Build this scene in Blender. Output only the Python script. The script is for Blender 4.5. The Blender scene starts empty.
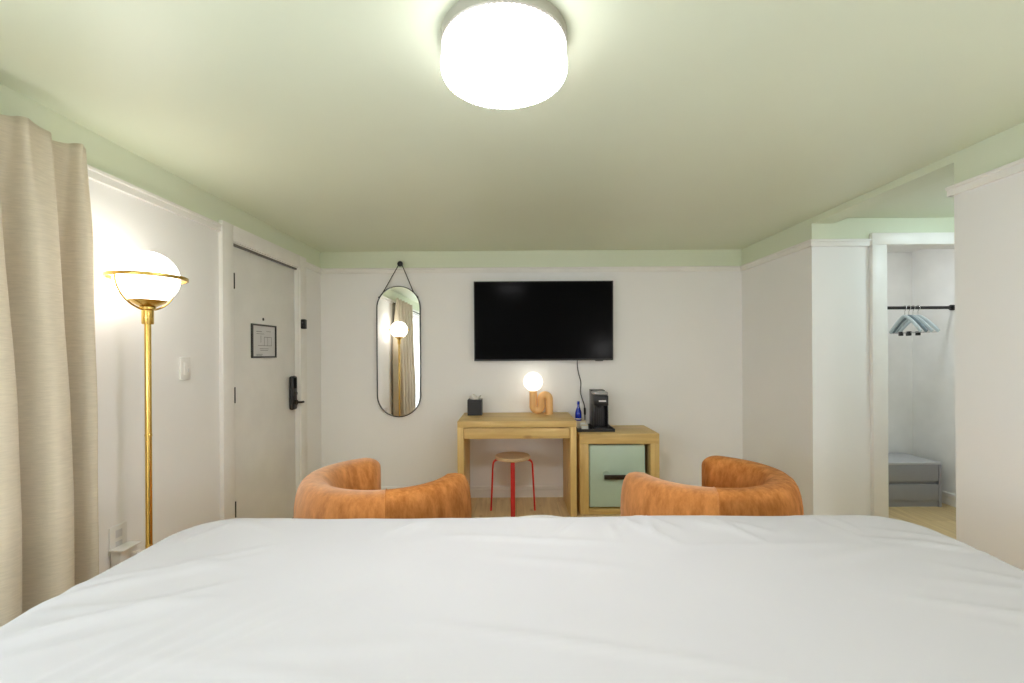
import bpy, bmesh, math, random
from mathutils import Vector, Matrix, noise

random.seed(7)
SC = bpy.context.scene
COL = SC.collection
PI = math.pi
R = math.radians

# ------------------------------------------------------------------ camera
CAM_H = 1.335
cam_d = bpy.data.cameras.new('camera')
cam_d.sensor_width = 36.0
cam_d.lens = 16.0
cam_d.shift_y = 11.5 / 1024
cam_d.clip_start = 0.02
cam = bpy.data.objects.new('camera', cam_d)
cam.location = (0, 0, CAM_H)
cam.rotation_euler = (R(90), R(0.35), 0)
COL.objects.link(cam)
SC.camera = cam

# ------------------------------------------------------------------ world (pale overcast daylight beyond the window)
wd = bpy.data.worlds.new('sky')
SC.world = wd
wd.use_nodes = True
bg = wd.node_tree.nodes['Background']
bg.inputs['Color'].default_value = (0.76, 0.89, 1.0, 1)
bg.inputs['Strength'].default_value = 5.5

# ------------------------------------------------------------------ exposure
vs = SC.view_settings
vs.view_transform = 'Standard'
vs.look = 'None'
vs.exposure = 0.06
vs.gamma = 1.0
vs.use_curve_mapping = False
# a white room: let the light bounce between the walls often enough
SC.cycles.max_bounces = 16
SC.cycles.diffuse_bounces = 12

E_CEIL, E_FLOOR, E_DESK, E_ALC, E_CLO, E_SCO = 49.0, 8.5, 2.3, 50.0, 150.0, 42.0

# ================================================================== materials
def new_mat(name):
    m = bpy.data.materials.new(name)
    m.use_nodes = True
    nt = m.node_tree
    b = nt.nodes['Principled BSDF']
    return m, nt, b

def lk(nt, a, b):
    nt.links.new(a, b)

def mat(name, col, rough=0.5, metal=0.0, spec=0.5, nscale=0, namt=0.0, stretch=(1, 1, 1), bump=0.0, bscale=0,
        bstretch=None, coat=0.0, sheen=0.0, sheen_tint=None, detail=3.0, bdist=0.002):
    m, nt, b = new_mat(name)
    b.inputs['Base Color'].default_value = (*col, 1)
    b.inputs['Roughness'].default_value = rough
    b.inputs['Metallic'].default_value = metal
    b.inputs['Specular IOR Level'].default_value = spec
    b.inputs['Coat Weight'].default_value = coat
    if sheen:
        b.inputs['Sheen Weight'].default_value = sheen
        b.inputs['Sheen Roughness'].default_value = 0.4
        if sheen_tint:
            b.inputs['Sheen Tint'].default_value = (*sheen_tint, 1)
    tc = nt.nodes.new('ShaderNodeTexCoord')
    if not nscale:
        nscale, namt = 6.0, 0.03
    mp = nt.nodes.new('ShaderNodeMapping')
    mp.inputs['Scale'].default_value = stretch
    lk(nt, tc.outputs['Object'], mp.inputs['Vector'])
    n = nt.nodes.new('ShaderNodeTexNoise')
    n.inputs['Scale'].default_value = nscale
    n.inputs['Detail'].default_value = detail
    lk(nt, mp.outputs['Vector'], n.inputs['Vector'])
    r = nt.nodes.new('ShaderNodeValToRGB')
    r.color_ramp.elements[0].position = 0.3
    r.color_ramp.elements[1].position = 0.7
    r.color_ramp.elements[0].color = (*[max(0, c * (1 - namt)) for c in col], 1)
    r.color_ramp.elements[1].color = (*[min(1, c * (1 + namt)) for c in col], 1)
    lk(nt, n.outputs['Fac'], r.inputs['Fac'])
    lk(nt, r.outputs['Color'], b.inputs['Base Color'])
    if bump:
        mp2 = nt.nodes.new('ShaderNodeMapping')
        mp2.inputs['Scale'].default_value = bstretch or stretch
        lk(nt, tc.outputs['Object'], mp2.inputs['Vector'])
        n2 = nt.nodes.new('ShaderNodeTexNoise')
        n2.inputs['Scale'].default_value = bscale or nscale
        n2.inputs['Detail'].default_value = 4
        lk(nt, mp2.outputs['Vector'], n2.inputs['Vector'])
        bp = nt.nodes.new('ShaderNodeBump')
        bp.inputs['Strength'].default_value = bump
        bp.inputs['Distance'].default_value = bdist
        lk(nt, n2.outputs['Fac'], bp.inputs['Height'])
        lk(nt, bp.outputs['Normal'], b.inputs['Normal'])
    return m

def wood(name, c1, c2, knot, axis='x', scale=1.0, rough=0.45):
    m, nt, b = new_mat(name)
    tc = nt.nodes.new('ShaderNodeTexCoord')
    oi = nt.nodes.new('ShaderNodeObjectInfo')
    ad = nt.nodes.new('ShaderNodeVectorMath'); ad.operation = 'ADD'
    sc = nt.nodes.new('ShaderNodeVectorMath'); sc.operation = 'SCALE'
    cx = nt.nodes.new('ShaderNodeCombineXYZ')
    for k in range(3):
        lk(nt, oi.outputs['Random'], cx.inputs[k])
    lk(nt, cx.outputs[0], sc.inputs[0]); sc.inputs['Scale'].default_value = 17.0
    lk(nt, tc.outputs['Object'], ad.inputs[0]); lk(nt, sc.outputs[0], ad.inputs[1])
    st = {'x': (1.2, 16, 16), 'y': (16, 1.2, 16), 'z': (16, 16, 1.2)}[axis]
    mp = nt.nodes.new('ShaderNodeMapping'); mp.inputs['Scale'].default_value = [s * scale for s in st]
    lk(nt, ad.outputs[0], mp.inputs['Vector'])
    n = nt.nodes.new('ShaderNodeTexNoise'); n.inputs['Scale'].default_value = 2.0
    n.inputs['Detail'].default_value = 6; n.inputs['Distortion'].default_value = 0.6
    lk(nt, mp.outputs['Vector'], n.inputs['Vector'])
    r = nt.nodes.new('ShaderNodeValToRGB')
    r.color_ramp.elements[0].position = 0.32; r.color_ramp.elements[1].position = 0.68
    r.color_ramp.elements[0].color = (*c1, 1); r.color_ramp.elements[1].color = (*c2, 1)
    lk(nt, n.outputs['Fac'], r.inputs['Fac'])
    # knots
    st2 = {'x': (4, 9, 9), 'y': (9, 4, 9), 'z': (9, 9, 4)}[axis]
    mp2 = nt.nodes.new('ShaderNodeMapping'); mp2.inputs['Scale'].default_value = st2
    lk(nt, ad.outputs[0], mp2.inputs['Vector'])
    v = nt.nodes.new('ShaderNodeTexVoronoi'); v.inputs['Scale'].default_value = 1.0
    lk(nt, mp2.outputs['Vector'], v.inputs['Vector'])
    kr = nt.nodes.new('ShaderNodeValToRGB')
    kr.color_ramp.elements[0].position = 0.06; kr.color_ramp.elements[1].position = 0.2
    kr.color_ramp.elements[0].color = (1, 1, 1, 1); kr.color_ramp.elements[1].color = (0, 0, 0, 1)
    lk(nt, v.outputs['Distance'], kr.inputs['Fac'])
    mx = nt.nodes.new('ShaderNodeMix'); mx.data_type = 'RGBA'
    lk(nt, kr.outputs['Color'], mx.inputs['Factor'])
    lk(nt, r.outputs['Color'], mx.inputs['A']); mx.inputs['B'].default_value = (*knot, 1)
    # per-piece tone
    hsv = nt.nodes.new('ShaderNodeHueSaturation')
    mr = nt.nodes.new('ShaderNodeMapRange')
    mr.inputs['To Min'].default_value = 0.92; mr.inputs['To Max'].default_value = 1.08
    lk(nt, oi.outputs['Random'], mr.inputs['Value']); lk(nt, mr.outputs[0], hsv.inputs['Value'])
    lk(nt, mx.outputs['Result'], hsv.inputs['Color'])
    lk(nt, hsv.outputs['Color'], b.inputs['Base Color'])
    b.inputs['Roughness'].default_value = rough
    bp = nt.nodes.new('ShaderNodeBump'); bp.inputs['Strength'].default_value = 0.15; bp.inputs['Distance'].default_value = 0.001
    lk(nt, n.outputs['Fac'], bp.inputs['Height']); lk(nt, bp.outputs['Normal'], b.inputs['Normal'])
    return m

def emit(name, col, strength, base=(0.9, 0.9, 0.88)):
    m, nt, b = new_mat(name)
    b.inputs['Base Color'].default_value = (*base, 1)
    b.inputs['Roughness'].default_value = 0.35
    b.inputs['Emission Color'].default_value = (*col, 1)
    b.inputs['Emission Strength'].default_value = strength
    return m

WHITE = (0.855, 0.85, 0.845)
GREEN = (0.70, 0.755, 0.60)
RAIL_Z0, RAIL_Z1 = 2.078, 2.126

def wall_paint():
    """off-white below the picture rail, pale green above: two paints that meet at a height"""
    m, nt, b = new_mat('wall_paint')
    g = nt.nodes.new('ShaderNodeNewGeometry')
    sp = nt.nodes.new('ShaderNodeSeparateXYZ'); lk(nt, g.outputs['Position'], sp.inputs[0])
    gt = nt.nodes.new('ShaderNodeMath'); gt.operation = 'GREATER_THAN'; gt.inputs[1].default_value = 2.107
    lk(nt, sp.outputs['Z'], gt.inputs[0])
    n = nt.nodes.new('ShaderNodeTexNoise'); n.inputs['Scale'].default_value = 1.3
    lk(nt, g.outputs['Position'], n.inputs['Vector'])
    r = nt.nodes.new('ShaderNodeValToRGB')
    r.color_ramp.elements[0].color = (*[c * 0.97 for c in WHITE], 1); r.color_ramp.elements[1].color = (*[c * 1.03 for c in WHITE], 1)
    lk(nt, n.outputs['Fac'], r.inputs['Fac'])
    mx = nt.nodes.new('ShaderNodeMix'); mx.data_type = 'RGBA'
    lk(nt, gt.outputs[0], mx.inputs['Factor']); lk(nt, r.outputs['Color'], mx.inputs['A'])
    mx.inputs['B'].default_value = (*GREEN, 1)
    lk(nt, mx.outputs['Result'], b.inputs['Base Color'])
    b.inputs['Roughness'].default_value = 0.55
    n2 = nt.nodes.new('ShaderNodeTexNoise'); n2.inputs['Scale'].default_value = 220
    lk(nt, g.outputs['Position'], n2.inputs['Vector'])
    bp = nt.nodes.new('ShaderNodeBump'); bp.inputs['Strength'].default_value = 0.06; bp.inputs['Distance'].default_value = 0.001
    lk(nt, n2.outputs['Fac'], bp.inputs['Height']); lk(nt, bp.outputs['Normal'], b.inputs['Normal'])
    return m

def glass_mat(name, fac=0.1, tint=(1, 1, 1)):
    m = bpy.data.materials.new(name); m.use_nodes = True
    nt = m.node_tree; nt.nodes.remove(nt.nodes['Principled BSDF'])
    out = nt.nodes['Material Output']
    t = nt.nodes.new('ShaderNodeBsdfTransparent'); t.inputs['Color'].default_value = (*tint, 1)
    g = nt.nodes.new('ShaderNodeBsdfGlossy'); g.inputs['Roughness'].default_value = 0.02
    x = nt.nodes.new('ShaderNodeMixShader'); x.inputs[0].default_value = fac
    lk(nt, t.outputs[0], x.inputs[1]); lk(nt, g.outputs[0], x.inputs[2]); lk(nt, x.outputs[0], out.inputs['Surface'])
    return m

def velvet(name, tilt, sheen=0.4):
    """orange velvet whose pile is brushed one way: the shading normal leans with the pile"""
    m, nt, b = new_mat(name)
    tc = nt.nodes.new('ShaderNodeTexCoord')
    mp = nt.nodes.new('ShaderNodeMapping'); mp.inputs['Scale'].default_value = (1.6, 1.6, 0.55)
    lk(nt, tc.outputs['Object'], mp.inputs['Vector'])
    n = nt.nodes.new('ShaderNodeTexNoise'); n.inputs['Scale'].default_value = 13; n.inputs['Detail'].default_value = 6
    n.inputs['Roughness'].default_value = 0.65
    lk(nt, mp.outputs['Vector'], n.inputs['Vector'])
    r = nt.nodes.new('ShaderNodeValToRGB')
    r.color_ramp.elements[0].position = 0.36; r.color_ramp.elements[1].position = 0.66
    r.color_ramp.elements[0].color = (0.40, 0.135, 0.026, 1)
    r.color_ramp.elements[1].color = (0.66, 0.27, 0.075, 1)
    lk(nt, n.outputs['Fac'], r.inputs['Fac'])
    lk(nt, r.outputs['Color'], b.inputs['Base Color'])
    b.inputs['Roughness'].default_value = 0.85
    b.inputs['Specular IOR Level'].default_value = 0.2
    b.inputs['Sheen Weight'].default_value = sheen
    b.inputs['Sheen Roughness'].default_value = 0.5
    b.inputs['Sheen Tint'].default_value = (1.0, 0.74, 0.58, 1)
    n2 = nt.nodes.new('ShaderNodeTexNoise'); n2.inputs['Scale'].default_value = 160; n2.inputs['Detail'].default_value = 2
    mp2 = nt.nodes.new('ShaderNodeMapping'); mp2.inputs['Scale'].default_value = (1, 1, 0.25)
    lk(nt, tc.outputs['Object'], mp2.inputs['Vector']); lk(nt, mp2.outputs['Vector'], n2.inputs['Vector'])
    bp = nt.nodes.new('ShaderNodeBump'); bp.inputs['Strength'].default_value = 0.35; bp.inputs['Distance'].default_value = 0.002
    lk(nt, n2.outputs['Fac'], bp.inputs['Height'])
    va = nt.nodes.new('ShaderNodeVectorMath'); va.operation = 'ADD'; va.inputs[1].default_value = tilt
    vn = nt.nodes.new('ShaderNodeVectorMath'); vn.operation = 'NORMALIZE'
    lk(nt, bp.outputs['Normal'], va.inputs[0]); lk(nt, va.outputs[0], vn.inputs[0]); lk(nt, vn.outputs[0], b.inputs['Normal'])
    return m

M = {}
M['wall'] = wall_paint()
M['closet'] = mat('white_closet_paint', (0.85, 0.846, 0.835), rough=0.55)
M['ceiling'] = mat('green_ceiling_gloss_paint', GREEN, rough=0.42, spec=0.45, nscale=1.2, namt=0.02, bump=0.04, bscale=60)
M['trim'] = mat('white_trim_paint', (0.83, 0.815, 0.79), rough=0.4)
M['door'] = mat('grey_white_door_paint', (0.80, 0.79, 0.77), rough=0.45)
M['subfloor'] = mat('dark_subfloor', (0.12, 0.08, 0.05), rough=0.9)
M['plank'] = wood('oak_plank', (0.60, 0.44, 0.22), (0.75, 0.58, 0.31), (0.46, 0.31, 0.14), 'y', 1.0, 0.4)
M['pine_x'] = wood('knotty_oak_across', (0.60, 0.395, 0.135), (0.76, 0.54, 0.215), (0.38, 0.21, 0.07), 'x')
M['pine_z'] = wood('knotty_oak_upright', (0.60, 0.395, 0.135), (0.76, 0.54, 0.215), (0.38, 0.21, 0.07), 'z')
M['birch'] = wood('pale_birch', (0.62, 0.42, 0.23), (0.74, 0.54, 0.32), (0.55, 0.35, 0.2), 'x')
M['lampwood'] = wood('turned_maple', (0.70, 0.38, 0.14), (0.82, 0.49, 0.21), (0.6, 0.3, 0.12), 'z', 0.6, 0.4)
M['sheet'] = mat('white_cotton', (0.475, 0.47, 0.485), rough=0.85, spec=0.2, nscale=3, namt=0.015, sheen=0.1, bump=0.12, bscale=420, bdist=0.0008)
M['mattress'] = mat('mattress_ticking', (0.75, 0.74, 0.72), rough=0.9, nscale=30, namt=0.05)
M['bedbase'] = mat('charcoal_bed_base', (0.07, 0.07, 0.075), rough=0.8, nscale=90, namt=0.2)
M['linen'] = mat('oatmeal_linen', (0.62, 0.55, 0.435), rough=0.9, spec=0.15, nscale=26, namt=0.07, stretch=(1, 1, 9), bump=0.3, bscale=190, bstretch=(1, 1, 2.2), sheen=0.15, detail=5)
M['brass'] = mat('brushed_brass', (0.74, 0.50, 0.14), rough=0.27, metal=1.0, nscale=40, namt=0.04, stretch=(1, 1, 0.1))
M['black'] = mat('black_plastic', (0.012, 0.012, 0.013), rough=0.4)
M['blackm'] = mat('matte_black_metal', (0.018, 0.018, 0.018), rough=0.5, metal=0.3)
M['screen'] = mat('black_screen_glass', (0.004, 0.004, 0.0045), rough=0.14, spec=0.025)
M['darkgrey'] = mat('dark_grey_plastic', (0.045, 0.045, 0.048), rough=0.45)
M['head_strip'] = mat('dark_grey_head_strip', (0.16, 0.155, 0.145), rough=0.7)
M['silver'] = mat('satin_silver_plastic', (0.42, 0.42, 0.43), rough=0.4, metal=0.3)
M['tank'] = mat('smoky_grey_plastic', (0.16, 0.16, 0.165), rough=0.3)
M['badge'] = mat('pale_badge', (0.75, 0.75, 0.75), rough=0.4)
M['mint'] = mat('mint_enamel', (0.50, 0.64, 0.53), rough=0.3, coat=0.2)
M['bronze'] = mat('dark_bronze_metal', (0.055, 0.045, 0.035), rough=0.35, metal=0.7)
M['red'] = mat('red_lacquer', (0.60, 0.030, 0.028), rough=0.3)
M['white'] = mat('white_plastic', (0.78, 0.77, 0.75), rough=0.35)
M['whitetable'] = mat('white_lacquer_table', (0.80, 0.80, 0.80), rough=0.3)
M['paper'] = mat('printed_paper', (0.62, 0.62, 0.64), rough=0.6)
M['ink'] = mat('grey_ink', (0.16, 0.16, 0.17), rough=0.7)
M['cream'] = mat('cream_card', (0.72, 0.62, 0.46), rough=0.6)
M['blue'] = mat('cobalt_glass', (0.005, 0.03, 0.42), rough=0.08, coat=0.4)
M['tissue'] = mat('soft_tissue', (0.80, 0.76, 0.70), rough=0.9)
M['grey'] = mat('grey_laminate', (0.32, 0.325, 0.35), rough=0.5)
M['greytop'] = mat('pale_grey_laminate', (0.52, 0.53, 0.56), rough=0.45)
M['hanger'] = mat('pale_blue_grey_hanger', (0.52, 0.60, 0.63), rough=0.4)
M['hanger_shaded'] = mat('shaded_blue_grey_hanger', (0.20, 0.26, 0.29), rough=0.45)  # the pale hanger colour darkened, its shade painted in
M['steel'] = mat('polished_steel', (0.62, 0.62, 0.62), rough=0.2, metal=1.0)
M['mirror'] = mat('mirror_silver', (0.93, 0.94, 0.93), rough=0.0, metal=1.0, nscale=2, namt=0.001)
M['leather'] = mat('black_strap', (0.03, 0.025, 0.022), rough=0.7)
M['fixture'] = mat('warm_grey_fixture', (0.42, 0.40, 0.35), rough=0.4, metal=0.4)
M['glass'] = glass_mat('window_glass')
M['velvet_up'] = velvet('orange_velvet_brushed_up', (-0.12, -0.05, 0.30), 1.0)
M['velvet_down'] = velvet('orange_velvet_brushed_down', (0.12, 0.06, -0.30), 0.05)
M['velvet_seat'] = velvet('orange_velvet_seat', (0, 0, 0))
M['bulb_ceiling'] = emit('ceiling_diffuser_glow', (0.985, 0.96, 1.0), E_CEIL)
M['bulb_ceiling_side'] = emit('ceiling_diffuser_side_glow', (0.985, 0.96, 1.0), E_CEIL * 0.08)
M['bulb_sconce'] = emit('sconce_globe_glow', (1.0, 0.98, 0.975), E_SCO)
M['bulb_floor'] = emit('floor_lamp_globe_glow', (1.0, 0.955, 0.88), E_FLOOR)
M['bulb_desk'] = emit('desk_lamp_globe_glow', (1.0, 0.94, 0.80), E_DESK)
M['bulb_alcove'] = emit('cool_diffuser_glow', (0.78, 0.93, 1.0), E_ALC)
M['bulb_closet'] = emit('closet_diffuser_glow', (0.95, 0.98, 1.0), E_CLO)

# ================================================================== mesh helpers
def link(o, parent=None):
    COL.objects.link(o)
    if parent is not None:
        o.parent = parent
    return o

def finish(bm, name, m, parent=None, smooth=False, loc=None, ang=40):
    bmesh.ops.recalc_face_normals(bm, faces=bm.faces[:])
    me = bpy.data.meshes.new(name)
    bm.to_mesh(me); bm.free()
    me.materials.append(m)
    if smooth:
        for p in me.polygons:
            p.use_smooth = True
        me.set_sharp_from_angle(angle=R(ang))
    o = bpy.data.objects.new(name, me)
    if loc is not None:
        o.location = loc
    return link(o, parent)

def add_box(bm, x0, x1, y0, y1, z0, z1, bev=0.0, seg=2, mtx=None):
    vs_ = [bm.verts.new((x, y, z)) for x in (x0, x1) for y in (y0, y1) for z in (z0, z1)]
    f = [(0, 1, 3, 2), (4, 6, 7, 5), (0, 4, 5, 1), (2, 3, 7, 6), (0, 2, 6, 4), (1, 5, 7, 3)]
    fs = [bm.faces.new([vs_[i] for i in q]) for q in f]
    geom = vs_
    if bev > 0:
        es = list({e for q in fs for e in q.edges})
        res = bmesh.ops.bevel(bm, geom=es, offset=bev, segments=seg, affect='EDGES', profile=0.5, clamp_overlap=True)
        geom = list({v for q in res['faces'] for v in q.verts} | {v for v in vs_ if v.is_valid})
    if mtx is not None:
        bmesh.ops.transform(bm, matrix=mtx, verts=geom)
    return bm

def box(name, m, x0, x1, y0, y1, z0, z1, parent=None, bev=0.0, seg=2, loc=None, mtx=None):
    bm = bmesh.new()
    add_box(bm, x0, x1, y0, y1, z0, z1, bev, seg, mtx)
    return finish(bm, name, m, parent, smooth=bev > 0, loc=loc)

def boxes(name, m, lst, parent=None, bev=0.0):
    bm = bmesh.new()
    for b in lst:
        add_box(bm, *b, bev=bev)
    return finish(bm, name, m, parent, smooth=bev > 0)

def add_tube(bm, pts, rad, n=12, closed=False, caps=True, flat=None, up=None):
    """sweep a round (or flat=(w,t) rectangular) section along pts with parallel transport"""
    pts = [Vector(p) for p in pts]
    N = len(pts)
    rads = rad if isinstance(rad, (list, tuple)) else [rad] * N
    tang = []
    for i in range(N):
        a = pts[(i - 1) % N] if (closed or i > 0) else pts[i]
        b = pts[(i + 1) % N] if (closed or i < N - 1) else pts[i]
        tang.append((b - a).normalized())
    u = Vector(up) if up is not None else (Vector((0, 0, 1)) if abs(tang[0].z) < 0.9 else Vector((1, 0, 0)))
    u = (u - tang[0] * u.dot(tang[0])).normalized()
    rings = []
    for i in range(N):
        t = tang[i]
        u = (u - t * u.dot(t)).normalized()
        w = t.cross(u)
        ring = []
        if flat:
            a, b = flat[0] / 2, flat[1] / 2
            c = min(a, b) * 0.35
            for (p, q) in ((a, b - c), (a - c, b), (-a + c, b), (-a, b - c), (-a, -b + c), (-a + c, -b), (a - c, -b), (a, -b + c)):
                ring.append(bm.verts.new(pts[i] + u * q + w * p))
        else:
            for k in range(n):
                an = 2 * PI * k / n
                ring.append(bm.verts.new(pts[i] + (u * math.cos(an) + w * math.sin(an)) * rads[i]))
        rings.append(ring)
    m_ = len(rings[0])
    for i in range(N if closed else N - 1):
        a, b = rings[i], rings[(i + 1) % N]
        for k in range(m_):
            bm.faces.new((a[k], a[(k + 1) % m_], b[(k + 1) % m_], b[k]))
    if caps and not closed:
        bm.faces.new(rings[0][::-1]); bm.faces.new(rings[-1])
    return bm

def tube(name, m, pts, rad, parent=None, n=12, closed=False, flat=None, up=None, loc=None):
    bm = bmesh.new()
    add_tube(bm, pts, rad, n, closed, True, flat, up)
    return finish(bm, name, m, parent, smooth=True, loc=loc, ang=50)

def add_lathe(bm, prof, n=32, c=(0, 0, 0)):
    rings = []
    for (r, z) in prof:
        if r < 1e-6:
            rings.append([bm.verts.new((c[0], c[1], c[2] + z))])
        else:
            rings.append([bm.verts.new((c[0] + r * math.cos(2 * PI * k / n), c[1] + r * math.sin(2 * PI * k / n), c[2] + z)) for k in range(n)])
    for a, b in zip(rings[:-1], rings[1:]):
        for k in range(n):
            k2 = (k + 1) % n
            if len(a) == 1 and len(b) == 1:
                continue
            if len(a) == 1:
                bm.faces.new((a[0], b[k2], b[k]))
            elif len(b) == 1:
                bm.faces.new((a[k], a[k2], b[0]))
            else:
                bm.faces.new((a[k], a[k2], b[k2], b[k]))
    return bm

def lathe(name, m, prof, parent=None, n=32, c=(0, 0, 0), ang=40, loc=None):
    bm = bmesh.new()
    add_lathe(bm, prof, n, c)
    return finish(bm, name, m, parent, smooth=True, ang=ang, loc=loc)

def sphere(name, m, r, c, parent=None, n=40, rings=20):
    prof = [(r * math.sin(PI * i / rings) if 0 < i < rings else 0.0, -r * math.cos(PI * i / rings)) for i in range(rings + 1)]
    return lathe(name, m, prof, parent, n, c, ang=180)

def cylx(name, m, r, x0, x1, y, z, parent=None, n=20):      # a cylinder along x
    return tube(name, m, [(x0, y, z), (x1, y, z)], r, parent, n)

def empty(name, loc, label, cat, group=None, rz=0.0):
    o = bpy.data.objects.new(name, None)
    o.empty_display_size = 0.1
    o.location = loc
    o.rotation_euler = (0, 0, rz)
    tag(o, label, cat, group)
    return link(o)

def tag(o, label, cat, group=None):
    o['label'] = label
    o['category'] = cat
    if group:
        o['group'] = group
    return o

def struct(o, label=None, cat=None):
    o['kind'] = 'structure'
    if label:
        o['label'] = label; o['category'] = cat
    return o

def arc(c, r, a0, a1, n, plane='xz', off=0.0):
    out = []
    for i in range(n + 1):
        a = a0 + (a1 - a0) * i / n
        p, q = r * math.cos(a), r * math.sin(a)
        out.append((c[0] + p, c[1], c[2] + q) if plane == 'xz' else (c[0] + p, c[1] + q, c[2]))
    return out

# ================================================================== the room shell
XL, XR, YB, YF = -1.77, 2.132, 4.216, -0.52       # left wall, right wall, far wall, wall behind the bed head
CEIL = 2.282
T = 0.12
YO0, YO1 = 2.19, 3.23                              # the alcove opening in the right wall
XO = 2.29                                          # its far side (wall thickness)
D0, D1, DH = 2.866, 3.752, 2.047                   # door opening
W0, W1, WZ0, WZ1 = -0.42, 0.90, 0.25, 2.04          # window opening in the left wall
CX0, CX1, CH = 2.643, 3.62, 2.082                   # closet opening
CR, CB = 3.77, 4.285                               # closet right wall, back wall
AR = 3.92                                          # alcove right wall

# floor: a subfloor with every plank lying on it
floor = struct(box('floor', M['subfloor'], XL - T, AR + T, YF - T, CB + T, -0.06, -0.012), 'light oak plank floor running towards the desk wall', 'floor')
PW, PL = 0.18, 1.22
plank_me = {}
def plank(x0, x1, y0, y1):
    key = (round(x1 - x0, 3), round(y1 - y0, 3))
    if key not in plank_me:
        bm = bmesh.new(); w, l = key
        add_box(bm, 0.0008, w - 0.0008, 0.0008, l - 0.0008, -0.012, 0, bev=0.0015, seg=1)
        me = bpy.data.meshes.new('plank'); bmesh.ops.recalc_face_normals(bm, faces=bm.faces[:]); bm.to_mesh(me); bm.free()
        me.materials.append(M['plank']); plank_me[key] = me
    o = bpy.data.objects.new('plank', plank_me[key]); o.location = (x0, y0, 0); link(o, floor)
ix = 0
x = XL
while x < AR - 0.01:
    x1 = min(x + PW, AR)
    y_end = YB if x1 <= XR + 0.1 else CB
    y_start = YF if x1 <= XR + 0.1 else YO0
    y = y_start - (ix * 0.43 % PL)
    while y < y_end - 0.005:
        a, b = max(y, y_start), min(y + PL, y_end)
        if b - a > 0.03:
            plank(x, x1, a, b)
        y += PL
    x = x1
    ix += 1

struct(box('ceiling', M['ceiling'], XL - T, XR, YF - T, YB + T, CEIL, CEIL + 0.1), 'glossy pale green painted ceiling over the bed', 'ceiling')
struct(box('ceiling_alcove', M['ceiling'], XO, AR + T, YO0 - T, YO1 + 0.1, CEIL - 0.004, CEIL + 0.1), 'pale green ceiling of the alcove by the closet', 'ceiling')
struct(box('ceiling_closet', M['trim'], CX0 - 0.35, CR + T, YO1 + 0.1, CB + T, CEIL - 0.02, CEIL + 0.1), 'white ceiling inside the closet', 'ceiling')

struct(boxes('wall_left', M['wall'], [
    (XL - T, XL, YF - T, W0, 0, CEIL), (XL - T, XL, W0, W1, 0, WZ0), (XL - T, XL, W0, W1, WZ1, CEIL),
    (XL - T, XL, W1, D0, 0, CEIL), (XL - T, XL, D0, D1, DH, CEIL), (XL - T, XL, D1, YB + T, 0, CEIL)]),
    'off-white wall on the left with a green band above the rail', 'wall')
struct(box('wall_back', M['wall'], XL, XR + 0.158, YB, YB + T, 0, CEIL), 'off-white wall behind the television with a green top band', 'wall')
struct(box('wall_behind_bed', M['wall'], XL, XR + 0.158, YF - T, YF, 0, CEIL), 'off-white wall at the head of the bed', 'wall')
struct(boxes('wall_right', M['wall'], [(XR, XO, YF, YO0, 0, CEIL), (XR, XO, YO0, YO1, CEIL - 0.042, CEIL), (XR, XO, YO1, YB, 0, CEIL)]),
       'off-white wall on the right, open to the closet alcove', 'wall')
CT = 0.10
struct(boxes('wall_closet_front', M['wall'], [
    (XO, CX0, YO1, YO1 + CT, 0, CEIL - 0.004), (CX0, CX1, YO1, YO1 + CT, CH, CEIL - 0.004), (CX1, AR, YO1, YO1 + CT, 0, CEIL - 0.004)]),
    'off-white wall around the closet opening', 'wall')
struct(boxes('wall_closet', M['closet'], [
    (2.40, 2.50, YO1 + CT, CB, 0, CEIL - 0.02), (2.40, CR + T, CB, CB + T, 0, CEIL - 0.02), (CR, CR + T, YO1 + CT, CB, 0, CEIL - 0.02)]),
    'white walls inside the open closet', 'wall')
struct(boxes('wall_alcove', M['wall'], [(XO, AR + T, YO0 - T, YO0, 0, CEIL - 0.004), (AR, AR + T, YO0, YO1 + CT, 0, CEIL - 0.004)]),
       'off-white walls of the alcove beside the closet', 'wall')

# picture rails and baseboards
def rail_profile(bm, p0, p1, nrm, z0, z1, t):
    """a moulding from p0 to p1 standing off the wall along nrm: a plain board with a stepped lip"""
    p0, p1, n = Vector((*p0, 0)), Vector((*p1, 0)), Vector((*nrm, 0))
    prof = [(0, z0), (t * 0.7, z0), (t * 0.7, z0 + (z1 - z0) * 0.62), (t, z0 + (z1 - z0) * 0.7), (t, z1 - 0.004), (t - 0.004, z1), (0, z1)]
    ra = [bm.verts.new(p0 + n * a + Vector((0, 0, z))) for a, z in prof]
    rb = [bm.verts.new(p1 + n * a + Vector((0, 0, z))) for a, z in prof]
    for k in range(len(prof)):
        k2 = (k + 1) % len(prof)
        bm.faces.new((ra[k], ra[k2], rb[k2], rb[k]))
    bm.faces.new(ra[::-1]); bm.faces.new(rb)
def rail(name, label, segs, z0=RAIL_Z0, z1=RAIL_Z1, t=0.024, cat='picture rail'):
    bm = bmesh.new()
    for s in segs:
        rail_profile(bm, *s, z0, z1, t)
    return struct(finish(bm, name, M['trim']), label, cat)
C0, C1, CZ = 2.749, 3.872, 2.150                   # door casing outer edges
rail('trim_1', 'white picture rail on the left wall', [((XL, YF), (XL, C0), (1, 0)), ((XL, C1), (XL, YB), (1, 0))])
rail('trim_2', 'white picture rail above the television', [((XL, YB), (XR, YB), (0, -1))])
rail('trim_3', 'white picture rail on the far right wall', [((XR, YB), (XR, YO1 - 0.02), (-1, 0)), ((XR - 0.02, YO1), (2.538, YO1), (0, -1))])
rail('trim_4', 'white picture rail on the near right wall', [((XR, YF), (XR, YO0 + 0.02), (-1, 0)), ((XR - 0.02, YO0), (XO, YO0), (0, 1))])
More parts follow.
